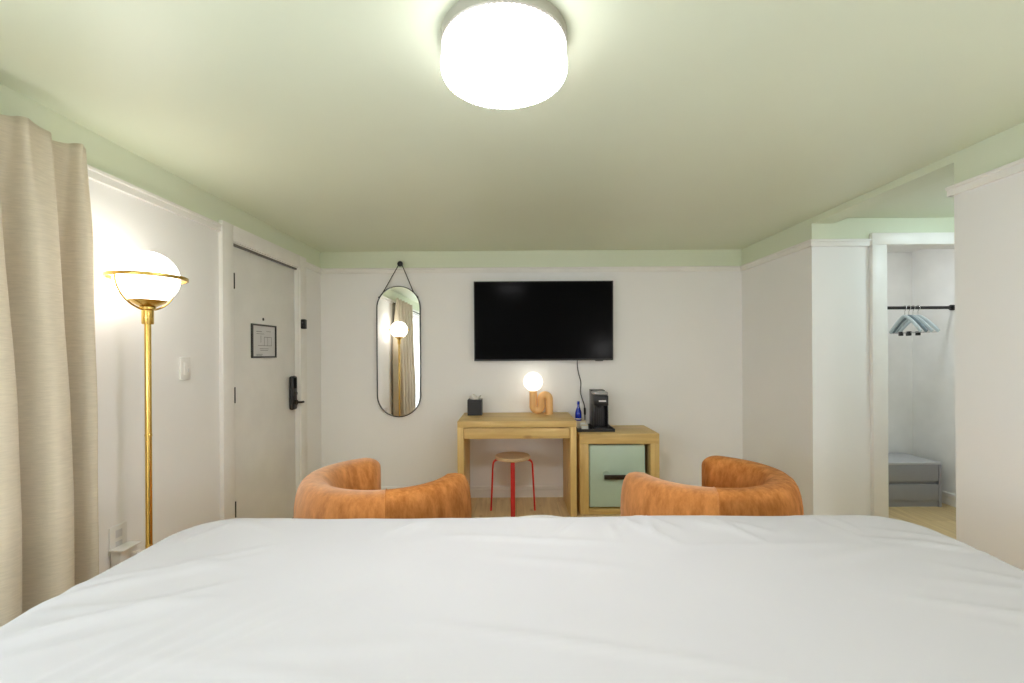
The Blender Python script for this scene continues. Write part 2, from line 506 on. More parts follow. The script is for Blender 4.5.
rail('trim_6', 'white picture rail on the wall at the bed head', [((XL, YF), (XR, YF), (0, 1))])
rail('baseboard_left', 'white baseboard along the left wall', [((XL, YF), (XL, C0), (1, 0)), ((XL, C1), (XL, YB), (1, 0))], 0, 0.105, 0.014, 'baseboard')
rail('baseboard_back', 'white baseboard under the desk', [((XL, YB), (XR, YB), (0, -1))], 0, 0.105, 0.014, 'baseboard')
rail('baseboard_right', 'white baseboard along the right wall', [((XR, YB), (XR, YO1), (-1, 0)), ((XR, YF), (XR, YO0), (-1, 0))], 0, 0.105, 0.014, 'baseboard')
rail('baseboard_closet', 'white baseboard inside the closet', [((CR, YO1 + CT), (CR, CB), (-1, 0)), ((2.5, CB), (CR, CB), (0, -1))], 0, 0.105, 0.014, 'baseboard')

# closet casing
struct(boxes('trim_5', M['trim'], [
    (2.538, CX0, YO1 - 0.03, YO1, 0, CH), (CX1, CX1 + 0.104, YO1 - 0.03, YO1, 0, CH), (2.538, CX1 + 0.104, YO1 - 0.03, YO1, CH, 2.165),
    (CX0 - 0.012, CX0 + 0.004, YO1 - 0.012, YO1 + CT + 0.01, 0, CH), (CX1 - 0.004, CX1 + 0.012, YO1 - 0.012, YO1 + CT + 0.01, 0, CH),
    (CX0, CX1, YO1 - 0.012, YO1 + CT + 0.01, CH - 0.004, CH + 0.012)], bev=0.003), 'white flat casing around the closet opening', 'door casing')

# window in the left wall (behind the curtain, beside the camera)
win = struct(bpy.data.objects.new('window_1', None), 'white framed window in the left wall beyond the curtain', 'window'); link(win)
boxes('window_frame', M['trim'], [(XL - 0.09, XL - 0.03, W0, W0 + 0.05, WZ0, WZ1), (XL - 0.09, XL - 0.03, W1 - 0.05, W1, WZ0, WZ1),
      (XL - 0.09, XL - 0.03, W0 + 0.05, W1 - 0.05, WZ0, WZ0 + 0.05), (XL - 0.09, XL - 0.03, W0 + 0.05, W1 - 0.05, WZ1 - 0.05, WZ1),
      (XL - 0.085, XL - 0.035, (W0 + W1) / 2 - 0.02, (W0 + W1) / 2 + 0.02, WZ0 + 0.05, WZ1 - 0.05)], win)
for a, b in ((W0 + 0.05, (W0 + W1) / 2 - 0.02), ((W0 + W1) / 2 + 0.02, W1 - 0.05)):
    box('pane', M['glass'], XL - 0.064, XL - 0.058, a, b, WZ0 + 0.05, WZ1 - 0.05, win)
box('window_sill', M['trim'], XL - 0.06, XL + 0.04, W0 - 0.04, W1 + 0.04, WZ0 - 0.03, WZ0, win, bev=0.006)

# ------------------------------------------------------------------ entrance door on the left wall
door = struct(bpy.data.objects.new('door_1', None), 'plain grey-white entrance door with a black keypad lock', 'door'); link(door)
box('door_slab', M['door'], XL - 0.06, XL - 0.016, D0 + 0.006, D1 - 0.008, 0.012, DH - 0.010, door, bev=0.002)
boxes('door_casing', M['trim'], [(XL, XL + 0.026, C0, D0 - 0.008, 0, CZ), (XL, XL + 0.026, D1 + 0.006, C1, 0, CZ), (XL, XL + 0.026, D0 - 0.008, D1 + 0.006, DH + 0.006, CZ)], door, bev=0.003)
boxes('door_jamb', M['trim'], [(XL - T, XL + 0.012, D0 - 0.012, D0 + 0.003, 0, DH), (XL - T, XL + 0.012, D1 - 0.003, D1 + 0.012, 0, DH),
      (XL - T, XL + 0.012, D0, D1, DH - 0.003, DH + 0.012), (XL - T, XL - 0.065, D0, D1, 0, 0.01)], door)
for z in (1.80, 1.08, 0.36):
    h = bmesh.new()
    add_tube(h, [(XL + 0.022, D0 + 0.001, z - 0.05), (XL + 0.022, D0 + 0.001, z + 0.05)], 0.005, 10)
    add_box(h, XL - 0.014, XL + 0.022, D0 - 0.001, D0 + 0.003, z - 0.05, z + 0.05)
    finish(h, 'hinge', M['blackm'], door, smooth=True)
lathe('peephole', M['blackm'], [(0, 0), (0.011, 0), (0.011, 0.004), (0.006, 0.006), (0, 0.006)], door, 16).matrix_local = \
    Matrix.Translation((XL - 0.017, 3.268, 1.588)) @ Matrix.Rotation(R(90), 4, 'Y')
box('door_head_strip', M['head_strip'], XL - 0.014, XL + 0.002, D0 + 0.004, D1 - 0.004, DH - 0.016, DH - 0.004, door)  # thin dark grey strip across the top of the door
# keypad lever lock: rounded escutcheon, keypad face, rose, lever
yl = 3.672
lk_b = box('lock_body', M['black'], XL - 0.017, XL + 0.022, yl - 0.038, yl + 0.038, 0.888, 1.160, door, bev=0.016, seg=3)
box('keypad', M['screen'], XL + 0.0215, XL + 0.0245, yl - 0.022, yl + 0.022, 1.06, 1.145, lk_b, bev=0.001)
cylx('thumb_turn', M['darkgrey'], 0.014, XL + 0.02, XL + 0.032, yl, 1.02, lk_b)
cylx('rose', M['black'], 0.021, XL + 0.02, XL + 0.034, yl, 0.948, lk_b)
tube('lever', M['black'], [(XL + 0.03, yl, 0.948), (XL + 0.058, yl, 0.948), (XL + 0.066, yl + 0.012, 0.948), (XL + 0.066, yl + 0.042, 0.947)], 0.009, lk_b)
sb = box('security_latch', M['black'], XL + 0.024, XL + 0.062, 3.758, 3.80, 1.545, 1.625, door, bev=0.008)
tube('latch_bar', M['black'], [(XL + 0.045, 3.77, 1.57), (XL + 0.058, 3.74, 1.57), (XL + 0.058, 3.72, 1.585), (XL + 0.045, 3.75, 1.60)], 0.005, sb)

# door stop on the floor by the door
ds = empty('door_stop', (XL + 0.07, 3.80, 0.0), 'small black rubber door stop on the floor by the door', 'door stop')
lathe('rubber_dome', M['black'], [(0, 0), (0.028, 0), (0.028, 0.02), (0.022, 0.034), (0.012, 0.04), (0, 0.041)], ds, 20)
lathe('steel_collar', M['steel'], [(0.029, 0.0), (0.032, 0.0), (0.032, 0.008), (0.029, 0.008)], ds, 20)

# framed evacuation plan on the door
ep = empty('wall_plan', (XL - 0.016, 3.272, 1.430), 'small black framed floor plan notice hung on the door', 'notice')
yy0, yy1, zz0, zz1 = -0.160, 0.160, -0.119, 0.119
boxes('frame', M['black'], [(0, 0.012, yy0, yy1, zz1 - 0.012, zz1), (0, 0.012, yy0, yy1, zz0, zz0 + 0.012),
      (0, 0.012, yy0, yy0 + 0.012, zz0 + 0.012, zz1 - 0.012), (0, 0.012, yy1 - 0.012, yy1, zz0 + 0.012, zz1 - 0.012)], ep)
sh = box('sheet', M['paper'], 0, 0.005, yy0 + 0.012, yy1 - 0.012, zz0 + 0.012, zz1 - 0.012, ep)
ln = []
for (a, b, c, d) in [(-0.10, -0.03, 0.065, 0.069), (-0.10, 0.0, 0.050, 0.053), (-0.045, -0.041, -0.01, 0.04), (0.0, 0.10, 0.028, 0.031),
                     (0.0, 0.003, -0.03, 0.028), (0.097, 0.10, -0.03, 0.028), (-0.08, 0.10, -0.033, -0.03), (0.045, 0.048, -0.03, 0.028),
                     (-0.06, 0.06, -0.055, -0.052), (-0.05, 0.05, -0.067, -0.064), (-0.10, -0.02, -0.095, -0.092), (-0.10, -0.03, -0.104, -0.101), (0.03, 0.09, 0.07, 0.073)]:
    ln.append((0.005, 0.0056, a, b, c, d))
boxes('printed_plan', M['ink'], ln, sh)

# light switch, outlet and adapters on the left wall
sw = empty('light_switch', (XL, 2.455, 1.262), 'white light switch plate on the wall between lamp and door', 'light switch')
box('plate', M['white'], 0, 0.011, -0.037, 0.037, -0.060, 0.060, sw, bev=0.003)
rk = box('rocker', M['white'], 0.010, 0.016, -0.017, 0.017, -0.034, 0.034, sw, bev=0.002)
box('dimmer_slide', M['paper'], 0.015, 0.019, 0.008, 0.014, -0.02, 0.0, rk, bev=0.001)
ou = empty('wall_outlet', (XL, 2.035, 0.515), 'white wall outlet low on the wall behind the floor lamp', 'outlet')
box('plate', M['white'], 0, 0.007, -0.045, 0.045, -0.062, 0.062, ou, bev=0.003)
box('socket', M['paper'], 0.006, 0.009, -0.017, 0.017, 0.008, 0.042, ou, bev=0.002)
box('socket', M['paper'], 0.006, 0.009, -0.017, 0.017, -0.042, -0.008, ou, bev=0.002)
ad_ = empty('power_adapter', (XL + 0.009, 2.03, 0.478), 'white multi-plug power adapter pushed into the low wall outlet', 'adapter')
box('adapter_body', M['white'], 0, 0.045, -0.042, 0.05, -0.075, 0.0, ad_, bev=0.006)
box('shelf_plate', M['white'], 0, 0.065, -0.05, 0.055, 0.0, 0.008, ad_, bev=0.002)
box('plug', M['white'], 0.045, 0.075, 0.01, 0.04, -0.06, -0.025, ad_, bev=0.006)
tube('adapter_cord', M['white'], [(0.07, 0.025, -0.045), (0.085, 0.025, -0.07), (0.06, 0.02, -0.2), (0.03, 0.0, -0.36), (0.03, 0.0, -0.46)], 0.004, ad_)

# ------------------------------------------------------------------ ceiling light (drum diffuser with scalloped rim)
cl = empty('ceiling_light', (-0.018, 1.365, CEIL), 'round white drum ceiling light with a scalloped rim', 'ceiling light')
lathe('base_ring', M['fixture'], [(0, 0), (0.186, 0), (0.188, -0.004), (0.188, -0.034), (0.184, -0.038), (0, -0.038)], cl, 64)
bm = bmesh.new()
NR = 78
def gear(r0, amp, z):
    return [bm.verts.new(((r0 + amp * abs(math.sin(PI * k / 6))) * math.cos(2 * PI * k / (NR * 6)), (r0 + amp * abs(math.sin(PI * k / 6))) * math.sin(2 * PI * k / (NR * 6)), z)) for k in range(NR * 6)]
rr = [gear(0.180, 0.005, -0.038), gear(0.181, 0.007, -0.106), gear(0.176, 0.007, -0.117)]
for a, b in zip(rr[:-1], rr[1:]):
    for k in range(len(a)):
        bm.faces.new((a[k], a[(k + 1) % len(a)], b[(k + 1) % len(a)], b[k]))
cc = bm.verts.new((0, 0, -0.121))
for k in range(len(rr[-1])):
    bm.faces.new((rr[-1][k], rr[-1][(k + 1) % len(rr[-1])], cc))
df = finish(bm, 'diffuser', M['bulb_ceiling'], cl, smooth=True, ang=30)
df.data.materials.append(M['bulb_ceiling_side'])        # the ribbed side passes less light than the flat bottom
for p in df.data.polygons:
    if abs(p.normal.z) < 0.35:
        p.material_index = 1

al = empty('alcove_light', (3.02, 2.62, CEIL - 0.004), 'cool white flush ceiling light in the closet alcove', 'ceiling light')
lathe('base_ring', M['white'], [(0, 0), (0.115, 0), (0.115, -0.02), (0.10, -0.024), (0, -0.024)], al, 40)
lathe('diffuser', M['bulb_alcove'], [(0.10, -0.024), (0.098, -0.045), (0.08, -0.056), (0, -0.06)], al, 40)

for sx, side in ((-1.50, 'added left'), (1.74, 'right')):  # right lamp known from a reflection; left one added unseen, to brighten the room
    so = empty('wall_sconce', (sx, YF, 0.99), 'white globe wall lamp %s of the bed head' % side, 'wall lamp', 'bedside wall lamps')
    lathe('back_plate', M['brass'], [(0, 0), (0.05, 0), (0.05, 0.012), (0.02, 0.018), (0, 0.018)], so, 32).rotation_euler = (R(-90), 0, 0)
    tube('arm', M['brass'], [(0, 0.015, 0), (0, 0.12, 0), (0, 0.14, 0.008), (0, 0.15, 0.03)], 0.008, so)
    lathe('cup', M['brass'], [(0, 0.026), (0.02, 0.027), (0.038, 0.045), (0.034, 0.046), (0, 0.034)], so, 28, (0, 0.15, 0))
    sphere('globe', M['bulb_sconce'], 0.118, (0, 0.15, 0.152), so)
kl = empty('closet_light', (3.15, 3.74, CEIL - 0.02), 'small flush ceiling light inside the closet', 'ceiling light')
lathe('base_ring', M['white'], [(0, 0), (0.060, 0), (0.060, -0.012), (0.043, -0.015), (0, -0.015)], kl, 36)
lathe('diffuser', M['bulb_closet'], [(0.042, -0.015), (0.040, -0.024), (0.030, -0.029), (0, -0.030)], kl, 36)

# ================================================================== bed and duvet
BX0, BX1, BY0, BY1, BZ = -1.138, 1.385, -0.46, 1.632, 0.774
bed = empty('bed', ((BX0 + BX1) / 2, (BY0 + BY1) / 2, 0), 'wide low bed hidden under the white cover', 'bed')
hw, hl = (BX1 - BX0) / 2 - 0.10, (BY1 - BY0) / 2 - 0.08
box('mattress', M['mattress'], -hw, hw, -hl, hl, 0.40, 0.715, bed, bev=0.05, seg=3)
box('base', M['bedbase'], -hw + 0.01, hw - 0.01, -hl + 0.01, hl - 0.01, 0.10, 0.40, bed, bev=0.01)
for sx in (-1, 1):
    for sy in (-1, 1):
        lathe('leg', M['blackm'], [(0, 0), (0.025, 0), (0.032, 0.1), (0, 0.1)], bed, 16, (sx * (hw - 0.12), sy * (hl - 0.12), 0))

def duvet():
    rad = 0.10
    rc = 0.11                                # plan radius of the soft corners
    ix0, ix1, iy0, iy1 = BX0 + rad + rc, BX1 - rad - rc, BY0 + rad + rc, BY1 - rad - rc
    drop = 0.36
    ext = rad * PI / 2 + drop + rc
    st = 0.0135
    nx = int((ix1 - ix0 + 2 * ext) / st); ny = int((iy1 - iy0 + 2 * ext) / st)
    rnd = random.Random(3)
    ridges = []
    def rg(x0, y0, x1, y1, w, a):
        ridges.append((x0, y0, x1 - x0, y1 - y0, (x1 - x0) ** 2 + (y1 - y0) ** 2, w, a, math.hypot(x1 - x0, y1 - y0)))
    for k in range(26):                      # short pulls close to the foot edge
        x = rnd.uniform(-0.95, 1.3); l = rnd.uniform(0.08, 0.22)
        rg(x, iy1 + rc + 0.03 - rnd.uniform(0, 0.05), x + rnd.uniform(-0.14, 0.14), iy1 + rc - l, rnd.uniform(0.010, 0.018), rnd.uniform(0.002, 0.006))
    for k in range(13):                      # long shallow creases across the bed
        x = rnd.uniform(-1.0, 0.9); y = rnd.uniform(0.6, 1.45); l = rnd.uniform(0.25, 0.7); a = rnd.uniform(-0.35, 0.35)
        rg(x, y, x + l * math.cos(a), y + l * math.sin(a), rnd.uniform(0.012, 0.03), rnd.uniform(0.0015, 0.004))
    for k in range(9):                       # creases that run to the left and right edges
        y = rnd.uniform(0.45, 1.3)
        rg(BX0 + 0.05, y, BX0 + rnd.uniform(0.25, 0.5), y + rnd.uniform(0.05, 0.35), rnd.uniform(0.011, 0.022), rnd.uniform(0.003, 0.007))
        y = rnd.uniform(0.5, 1.45)
        rg(BX1 - 0.05, y, BX1 - rnd.uniform(0.25, 0.55), y + rnd.uniform(-0.05, 0.3), rnd.uniform(0.011, 0.022), rnd.uniform(0.003, 0.007))
    for k in range(6):                       # the seam pull at the near left corner
        rg(-1.05 + 0.06 * k, 0.35 + 0.05 * k, -0.70 + 0.09 * k, 1.0 + 0.03 * k, 0.014, 0.0035)
    vsx, fs = [], []
    for j in range(ny + 1):
        py = iy0 - ext + (iy1 - iy0 + 2 * ext) * j / ny
        for i in range(nx + 1):
            px = ix0 - ext + (ix1 - ix0 + 2 * ext) * i / nx
            qx, qy = min(max(px, ix0), ix1), min(max(py, iy0), iy1)
            ox, oy = px - qx, py - qy
            dl_ = math.hypot(ox, oy)
            d = dl_ - rc
            h = 0.0
            if d < 0.16 and py > 0.1:
                for (x0, y0, dx, dy, l2, w, a, L) in ridges:
                    t = ((px - x0) * dx + (py - y0) * dy) / l2
                    if t < -0.1 or t > 1.1:
                        continue
                    e = abs((px - x0) * dy - (py - y0) * dx) / L
                    if e < 3 * w:
                        fade = math.sin(PI * min(max((t + 0.1) / 1.2, 0), 1))
                        h += 1.4 * a * fade * math.exp(-(e / w) ** 2)
            n1 = noise.noise(Vector((px * 1.7, py * 1.7, 0.3)))
            n2 = noise.noise(Vector((px * 5.0, py * 5.0, 4.3)))
            h += 0.009 * n1 + 0.003 * n2
            if d < 1e-9:
                vsx.append((px, py, BZ + h)); continue
            ux, uy = ox / dl_, oy / dl_
            qx, qy = qx + ux * rc, qy + uy * rc
            if d < rad * PI / 2:
                a = d / rad
                hr = rad + h
                vsx.append((qx + ux * hr * math.sin(a), qy + uy * hr * math.sin(a), BZ - rad + hr * math.cos(a)))
            else:
                dd = min(d - rad * PI / 2, drop * 1.12)
                s = (px if abs(uy) > abs(ux) else py)
                fl = 0.016 * math.sin(s * 17 + 1.3 * math.sin(s * 5)) * min(1, dd / 0.2)
                vsx.append((qx + ux * (rad + h + fl + 0.03 * dd), qy + uy * (rad + h + fl + 0.03 * dd), BZ - rad - dd))
    for j in range(ny):
        for i in range(nx):
            a = j * (nx + 1) + i
            fs.append((a, a + 1, a + nx + 2, a + nx + 1))
    me = bpy.data.meshes.new('duvet')
    me.from_pydata(vsx, [], fs)
    me.materials.append(M['sheet'])
    for p in me.polygons:
        p.use_smooth = True
    o = link(bpy.data.objects.new('duvet', me))
    s = o.modifiers.new('thick', 'SOLIDIFY'); s.thickness = 0.02; s.offset = -1
    return o
tag(duvet(), 'smooth white duvet spread over the whole bed', 'duvet')

# ================================================================== curtain and rod
def curtain():
    bm = bmesh.new()
    NS, NT = 260, 70
    Y0, Y1 = 1.785, 0.80
    zt, zb = 2.142, 0.03
    P = 0.187
    grid = []
    for j in range(NT + 1):
        z = zt + (zb - zt) * j / NT
        t = j / NT
        row = []
        for i in range(NS + 1):
            s = i / NS
            L = (Y0 - Y1) * s
            ph = 2 * PI * L / P + 0.25 * math.sin(3.1 * L * 6 + 1.1 * t) + 0.35 * math.sin(2.3 * t + L * 4) * t
            c = 0.5 + 0.5 * math.cos(ph)
            c = c * c * (3 - 2 * c) * 0.55 + c * 0.45
            trough, crest = -1.700 - 0.052 * min(1, max(0, t - 0.04) * 5), -1.645 + (0.050 * min(1, t * 1.6) if L > P * 0.5 else 0.026 * t)
            x = trough + (crest - trough) * c
            sh = 0.055 * min(1, t * 2.2) * (0.15 + 0.2 * t if L < P * 0.5 else 1.0)
            y = Y0 - L + sh * 0.7 * c - 0.012 * math.sin(ph * 2)
            # header above the pocket ripples a little, the pocket hugs the rod
            x -= 0.022 * max(0, 1 - t / 0.16) * max(0, math.cos(2 * ph)) * c
            if z > 2.06:
                x += 0.004 * math.sin(ph * 3.1) * (z - 2.06) / 0.08
            w = noise.noise(Vector((y * 9, z * 2.2, x * 9)))
            x += 0.005 * w
            zz = z + (0.008 * math.sin(ph + 0.6) + 0.006 * w if j == 0 else 0)
            row.append(bm.verts.new((max(x, -1.764), y, zz)))
        grid.append(row)
    for j in range(NT):
        for i in range(NS):
            bm.faces.new((grid[j][i], grid[j][i + 1], grid[j + 1][i + 1], grid[j + 1][i]))
    o = finish(bm, 'curtain', M['linen'], None, smooth=True, ang=180)
    s = o.modifiers.new('thick', 'SOLIDIFY'); s.thickness = 0.003; s.offset = 0
    return o
tag(curtain(), 'pleated oatmeal linen curtain hanging beside the floor lamp', 'curtain')
cr = empty('curtain_rod', (-1.730, 0.65, 2.076), 'black metal curtain rod above the window', 'curtain rod')
tube('rod', M['blackm'], [(0, -1.10, 0), (0, 1.08, 0)], 0.009, cr)
for y in (-1.02, 0.08):
    tube('bracket', M['blackm'], [(0, y, 0), (-0.04, y, 0)], 0.006, cr)
    box('bracket_plate', M['blackm'], -0.04, -0.034, y - 0.015, y + 0.015, -0.035, 0.035, cr)
sphere('finial', M['blackm'], 0.019, (0, -1.11, 0), cr, 20, 10)

# ================================================================== floor lamp
fl = empty('floor_lamp', (-1.588, 1.985, 0), 'tall brass floor lamp with a white globe and ring', 'floor lamp')
lathe('base', M['brass'], [(0, 0), (0.14, 0), (0.14, 0.012), (0.134, 0.018), (0.02, 0.022), (0, 0.022)], fl, 48)
lathe('pole', M['brass'], [(0.0125, 0.02), (0.0125, 0.50), (0.0135, 0.502), (0.0135, 0.51), (0.0125, 0.512), (0.0125, 0.98), (0.0135, 0.982), (0.0135, 0.99), (0.0125, 0.992), (0.0125, 1.475)], fl, 24, ang=12)
lathe('socket_collar', M['brass'], [(0, 1.470), (0.020, 1.470), (0.022, 1.474), (0.022, 1.53), (0.030, 1.535), (0.030, 1.545), (0, 1.545)], fl, 28)
lathe('cup', M['brass'], [(0, 1.540), (0.02, 1.541), (0.072, 1.571), (0.074, 1.574), (0.070, 1.574), (0.02, 1.552), (0, 1.552)], fl, 40)
sphere('globe', M['bulb_floor'], 0.117, (0, 0, 1.671), fl, 48, 24)
tube('ring', M['brass'], [(0.143 * math.cos(2 * PI * k / 72), 0.143 * math.sin(2 * PI * k / 72), 1.672) for k in range(72)], 0.006, fl, closed=True, flat=(0.008, 0.015))
for az in (R(-100), R(80)):
    pts = []
    for k in range(19):
        a = R(2) - R(86) * k / 18
        rr_ = 0.140 * math.cos(a)
        pts.append((rr_ * math.cos(az), rr_ * math.sin(az), 1.672 + 0.140 * math.sin(a)))
    tube('arm', M['brass'], pts, 0.004, fl, 8)

# ================================================================== mirror
mz = 1.335 + (353 - 350.5) / 107.9
mi = empty('oval_mirror', (-1.044, YB - 0.004, 1.335 + 0.02), 'tall pill-shaped mirror with thin black frame on a strap', 'mirror')
MW, MH = 0.198, 0.600
def pill(w, h, n=24):
    out = []
    for k in range(n + 1):
        a = PI * k / n
        out.append((w * math.cos(a), h - w + w * math.sin(a)))
    for k in range(n + 1):
        a = PI + PI * k / n
        out.append((w * math.cos(a), -(h - w) + w * math.sin(a)))
    return out
def pill_plate(name, m, w, h, y0, y1, parent):
    bm = bmesh.new(); p = pill(w, h)
    a = [bm.verts.new((x, y0, z)) for x, z in p]; b = [bm.verts.new((x, y1, z)) for x, z in p]
    bm.faces.new(a); bm.faces.new(b[::-1])
    for k in range(len(p)):
        k2 = (k + 1) % len(p)
        bm.faces.new((a[k], b[k], b[k2], a[k2]))
    return finish(bm, name, m, parent)
pill_plate('backing', M['black'], MW, MH, -0.012, 0.0, mi)
pill_plate('glass', M['mirror'], MW - 0.003, MH - 0.003, -0.016, -0.0122, mi)
tube('frame', M['black'], [(x, -0.013, z) for x, z in pill(MW + 0.001, MH + 0.001)][:-1], 0.006, mi, closed=True, flat=(0.007, 0.026), up=(0, 1, 0))
ht = 0.803
tube('strap', M['leather'], [(-MW * 0.90, -0.014, 0.50), (-MW * 0.72, -0.022, MH - 0.10 + 0.04), (0.012, -0.032, ht), (0.024, -0.032, ht + 0.012), (0.036, -0.032, ht), (MW * 0.72, -0.022, MH - 0.06), (MW * 0.90, -0.014, 0.50)], 0.004, mi, 8)
for s in (-1, 1):
    sphere('rivet', M['blackm'], 0.008, (s * MW * 0.9, -0.022, 0.50), mi, 12, 8)
hk = empty('mirror_hook', (-1.020, YB, 1.335 + 0.02 + ht), 'black round wall hook holding the mirror strap', 'hook')
lathe('knob', M['black'], [(0, 0), (0.011, 0), (0.011, 0.024), (0.010, 0.040), (0.024, 0.042), (0.026, 0.050), (0.022, 0.058), (0, 0.060)], hk, 24).rotation_euler = (R(90), 0, 0)

# ================================================================== television and its cable
tv = empty('television', (0.289, YB - 0.008, 1.626), 'large flat black television on the far wall', 'television')
tv.rotation_euler = (R(1.5), 0, 0)       # tilted a little towards the bed
box('back_shell', M['black'], -0.56, 0.56, -0.055, -0.014, -0.30, 0.30, tv, bev=0.01)
box('wall_bracket', M['blackm'], -0.22, 0.22, -0.014, 0.0, -0.10, 0.10, tv)
hw_, hh_ = 0.632, 0.361
boxes('bezel', M['black'], [(-hw_, hw_, -0.076, -0.045, hh_ - 0.008, hh_), (-hw_, hw_, -0.076, -0.045, -hh_, -hh_ + 0.016),
      (-hw_, -hw_ + 0.008, -0.076, -0.045, -hh_ + 0.016, hh_ - 0.008), (hw_ - 0.008, hw_, -0.076, -0.045, -hh_ + 0.016, hh_ - 0.008)], tv)
box('screen', M['screen'], -hw_ + 0.008, hw_ - 0.008, -0.073, -0.05, -hh_ + 0.016, hh_ - 0.008, tv)
box('sensor', M['black'], 0.47, 0.54, -0.077, -0.055, -hh_ - 0.006, -hh_ + 0.001, tv, bev=0.002)
def vt(px, py, Y):
    return ((px - 512) * Y / 455, Y, CAM_H + (353 - py) * Y / 455)
cb_pts = [vt(577.3, 358, 4.18), vt(577.3, 366, 4.20), vt(578.5, 374, 4.205), vt(580.6, 382, 4.205), vt(580.4, 388, 4.205), vt(580.2, 393, 4.205), vt(581.8, 399, 4.205), vt(583.8, 405, 4.20), vt(584.4, 410, 4.20), vt(584.5, 416, 4.195), vt(584.5, 423, 4.19)]
def smooth_path(p, sub=6):
    p = [Vector(q) for q in p]; out = []
    for i in range(len(p) - 1):
        a, b, c, d = p[max(i - 1, 0)], p[i], p[i + 1], p[min(i + 2, len(p) - 1)]
        for k in range(sub):
            t = k / sub
            out.append(0.5 * ((2 * b) + (-a + c) * t + (2 * a - 5 * b + 4 * c - d) * t * t + (-a + 3 * b - 3 * c + d) * t ** 3))
    out.append(p[-1]); return out
tcb = empty('power_cable', (0, 0, 0), 'thin black cable dangling below the television', 'cable')
tube('cord', M['darkgrey'], smooth_path(cb_pts), 0.0045, tcb, 8)
tube('inline_plug', M['black'], [vt(584.2, 408.0, 4.195), vt(584.4, 409, 4.195), vt(584.5, 414.2, 4.19), vt(584.5, 415.5, 4.19)], [0.006, 0.0095, 0.0095, 0.006], tcb, 10)

# ================================================================== desk
DX0, DX1, DY0, DY1, DZ = -0.444, 0.515, 3.66, 4.20, 0.786
dk = empty('desk', (0, 0, 0), 'light oak waterfall desk with one wide drawer', 'desk')
pt = 0.05
box('desk_top', M['pine_x'], DX0, DX1, DY0, DY1, DZ - pt, DZ, dk, bev=0.002)
box('side_panel', M['pine_z'], DX0, DX0 + pt, DY0, DY1, 0.0, DZ - pt, dk, bev=0.002)
box('side_panel', M['pine_z'], DX1 - pt, DX1, DY0, DY1, 0.0, DZ - pt, dk, bev=0.002)
dw = box('drawer', M['pine_x'], DX0 + pt + 0.003, DX1 - pt - 0.003, DY0 + 0.014, DY0 + 0.034, DZ - pt - 0.094, DZ - pt - 0.006, dk, bev=0.002)
box('drawer_box', M['pine_x'], DX0 + pt + 0.02, DX1 - pt - 0.02, DY0 + 0.034, DY1 - 0.06, DZ - pt - 0.088, DZ - pt - 0.015, dw)

# desk lamp: a thick wooden tube bent down, up and down again with a globe on the free end
dl = empty('desk_lamp', (0.259, 4.085, DZ), 'glowing globe lamp on a bent wooden tube on the desk', 'table lamp')
tr = 0.0345; pc = 0.0355
ztop = 0.205
zc_lo, zc_hi = tr + pc + 0.001, ztop - tr - pc
path = [(-2 * pc, 0, ztop), (-2 * pc, 0, 0.16), (-2 * pc, 0, 0.12)]
path += arc((-pc, 0, zc_lo), pc, PI, 2 * PI, 16)
path += arc((pc, 0, zc_hi), pc, PI, 0, 16)
path += [(2 * pc, 0, 0.10), (2 * pc, 0, 0.05), (2 * pc, 0, 0.0)]
tube('bent_tube', M['lampwood'], path, tr, dl, 24, up=(0, 1, 0))
lathe('lamp_holder', M['white'], [(0, ztop - 0.004), (0.028, ztop - 0.004), (0.03, ztop + 0.01), (0, ztop + 0.01)], dl, 24, (-2 * pc, 0, 0))
sphere('globe', M['bulb_desk'], 0.085, (-2 * pc, 0, ztop + 0.086), dl)
tube('lamp_cord', M['white'], [(2 * pc, 0.03, 0.006), (0.10, 0.06, 0.005), (0.12, 0.10, 0.005)], 0.003, dl, 6)

# tissue box
tb = empty('tissue_box', (-0.332, 4.07, DZ), 'black square tissue box on the left end of the desk', 'tissue box')
boxes('box_cover', M['black'], [(-0.063, 0.063, -0.063, -0.058, 0, 0.135), (-0.063, 0.063, 0.058, 0.063, 0, 0.135), (-0.063, -0.058, -0.058, 0.058, 0, 0.135), (0.058, 0.063, -0.058, 0.058, 0, 0.135),
       (-0.063, 0.063, -0.063, -0.025, 0.133, 0.138), (-0.063, 0.063, 0.025, 0.063, 0.133, 0.138), (-0.063, -0.03, -0.025, 0.025, 0.133, 0.138), (0.03, 0.063, -0.025, 0.025, 0.133, 0.138)], tb)
bm = bmesh.new()
g = []
for j in range(7):
    row = []
    for i in range(13):
        s = i / 12 - 0.5; t = j / 6
        row.append(bm.verts.new((s * (0.05 + 0.07 * t), 0.014 * math.sin(s * 11 + t) * (0.4 + t), 0.125 + 0.052 * t * (1 - 0.5 * abs(s) - 0.25 * math.sin(s * 9)))))
    g.append(row)
for j in range(6):
    for i in range(12):
        bm.faces.new((g[j][i], g[j][i + 1], g[j + 1][i + 1], g[j + 1][i]))
ts = finish(bm, 'tissue', M['tissue'], tb, smooth=True, ang=180)
ts.modifiers.new('thick', 'SOLIDIFY').thickness = 0.001

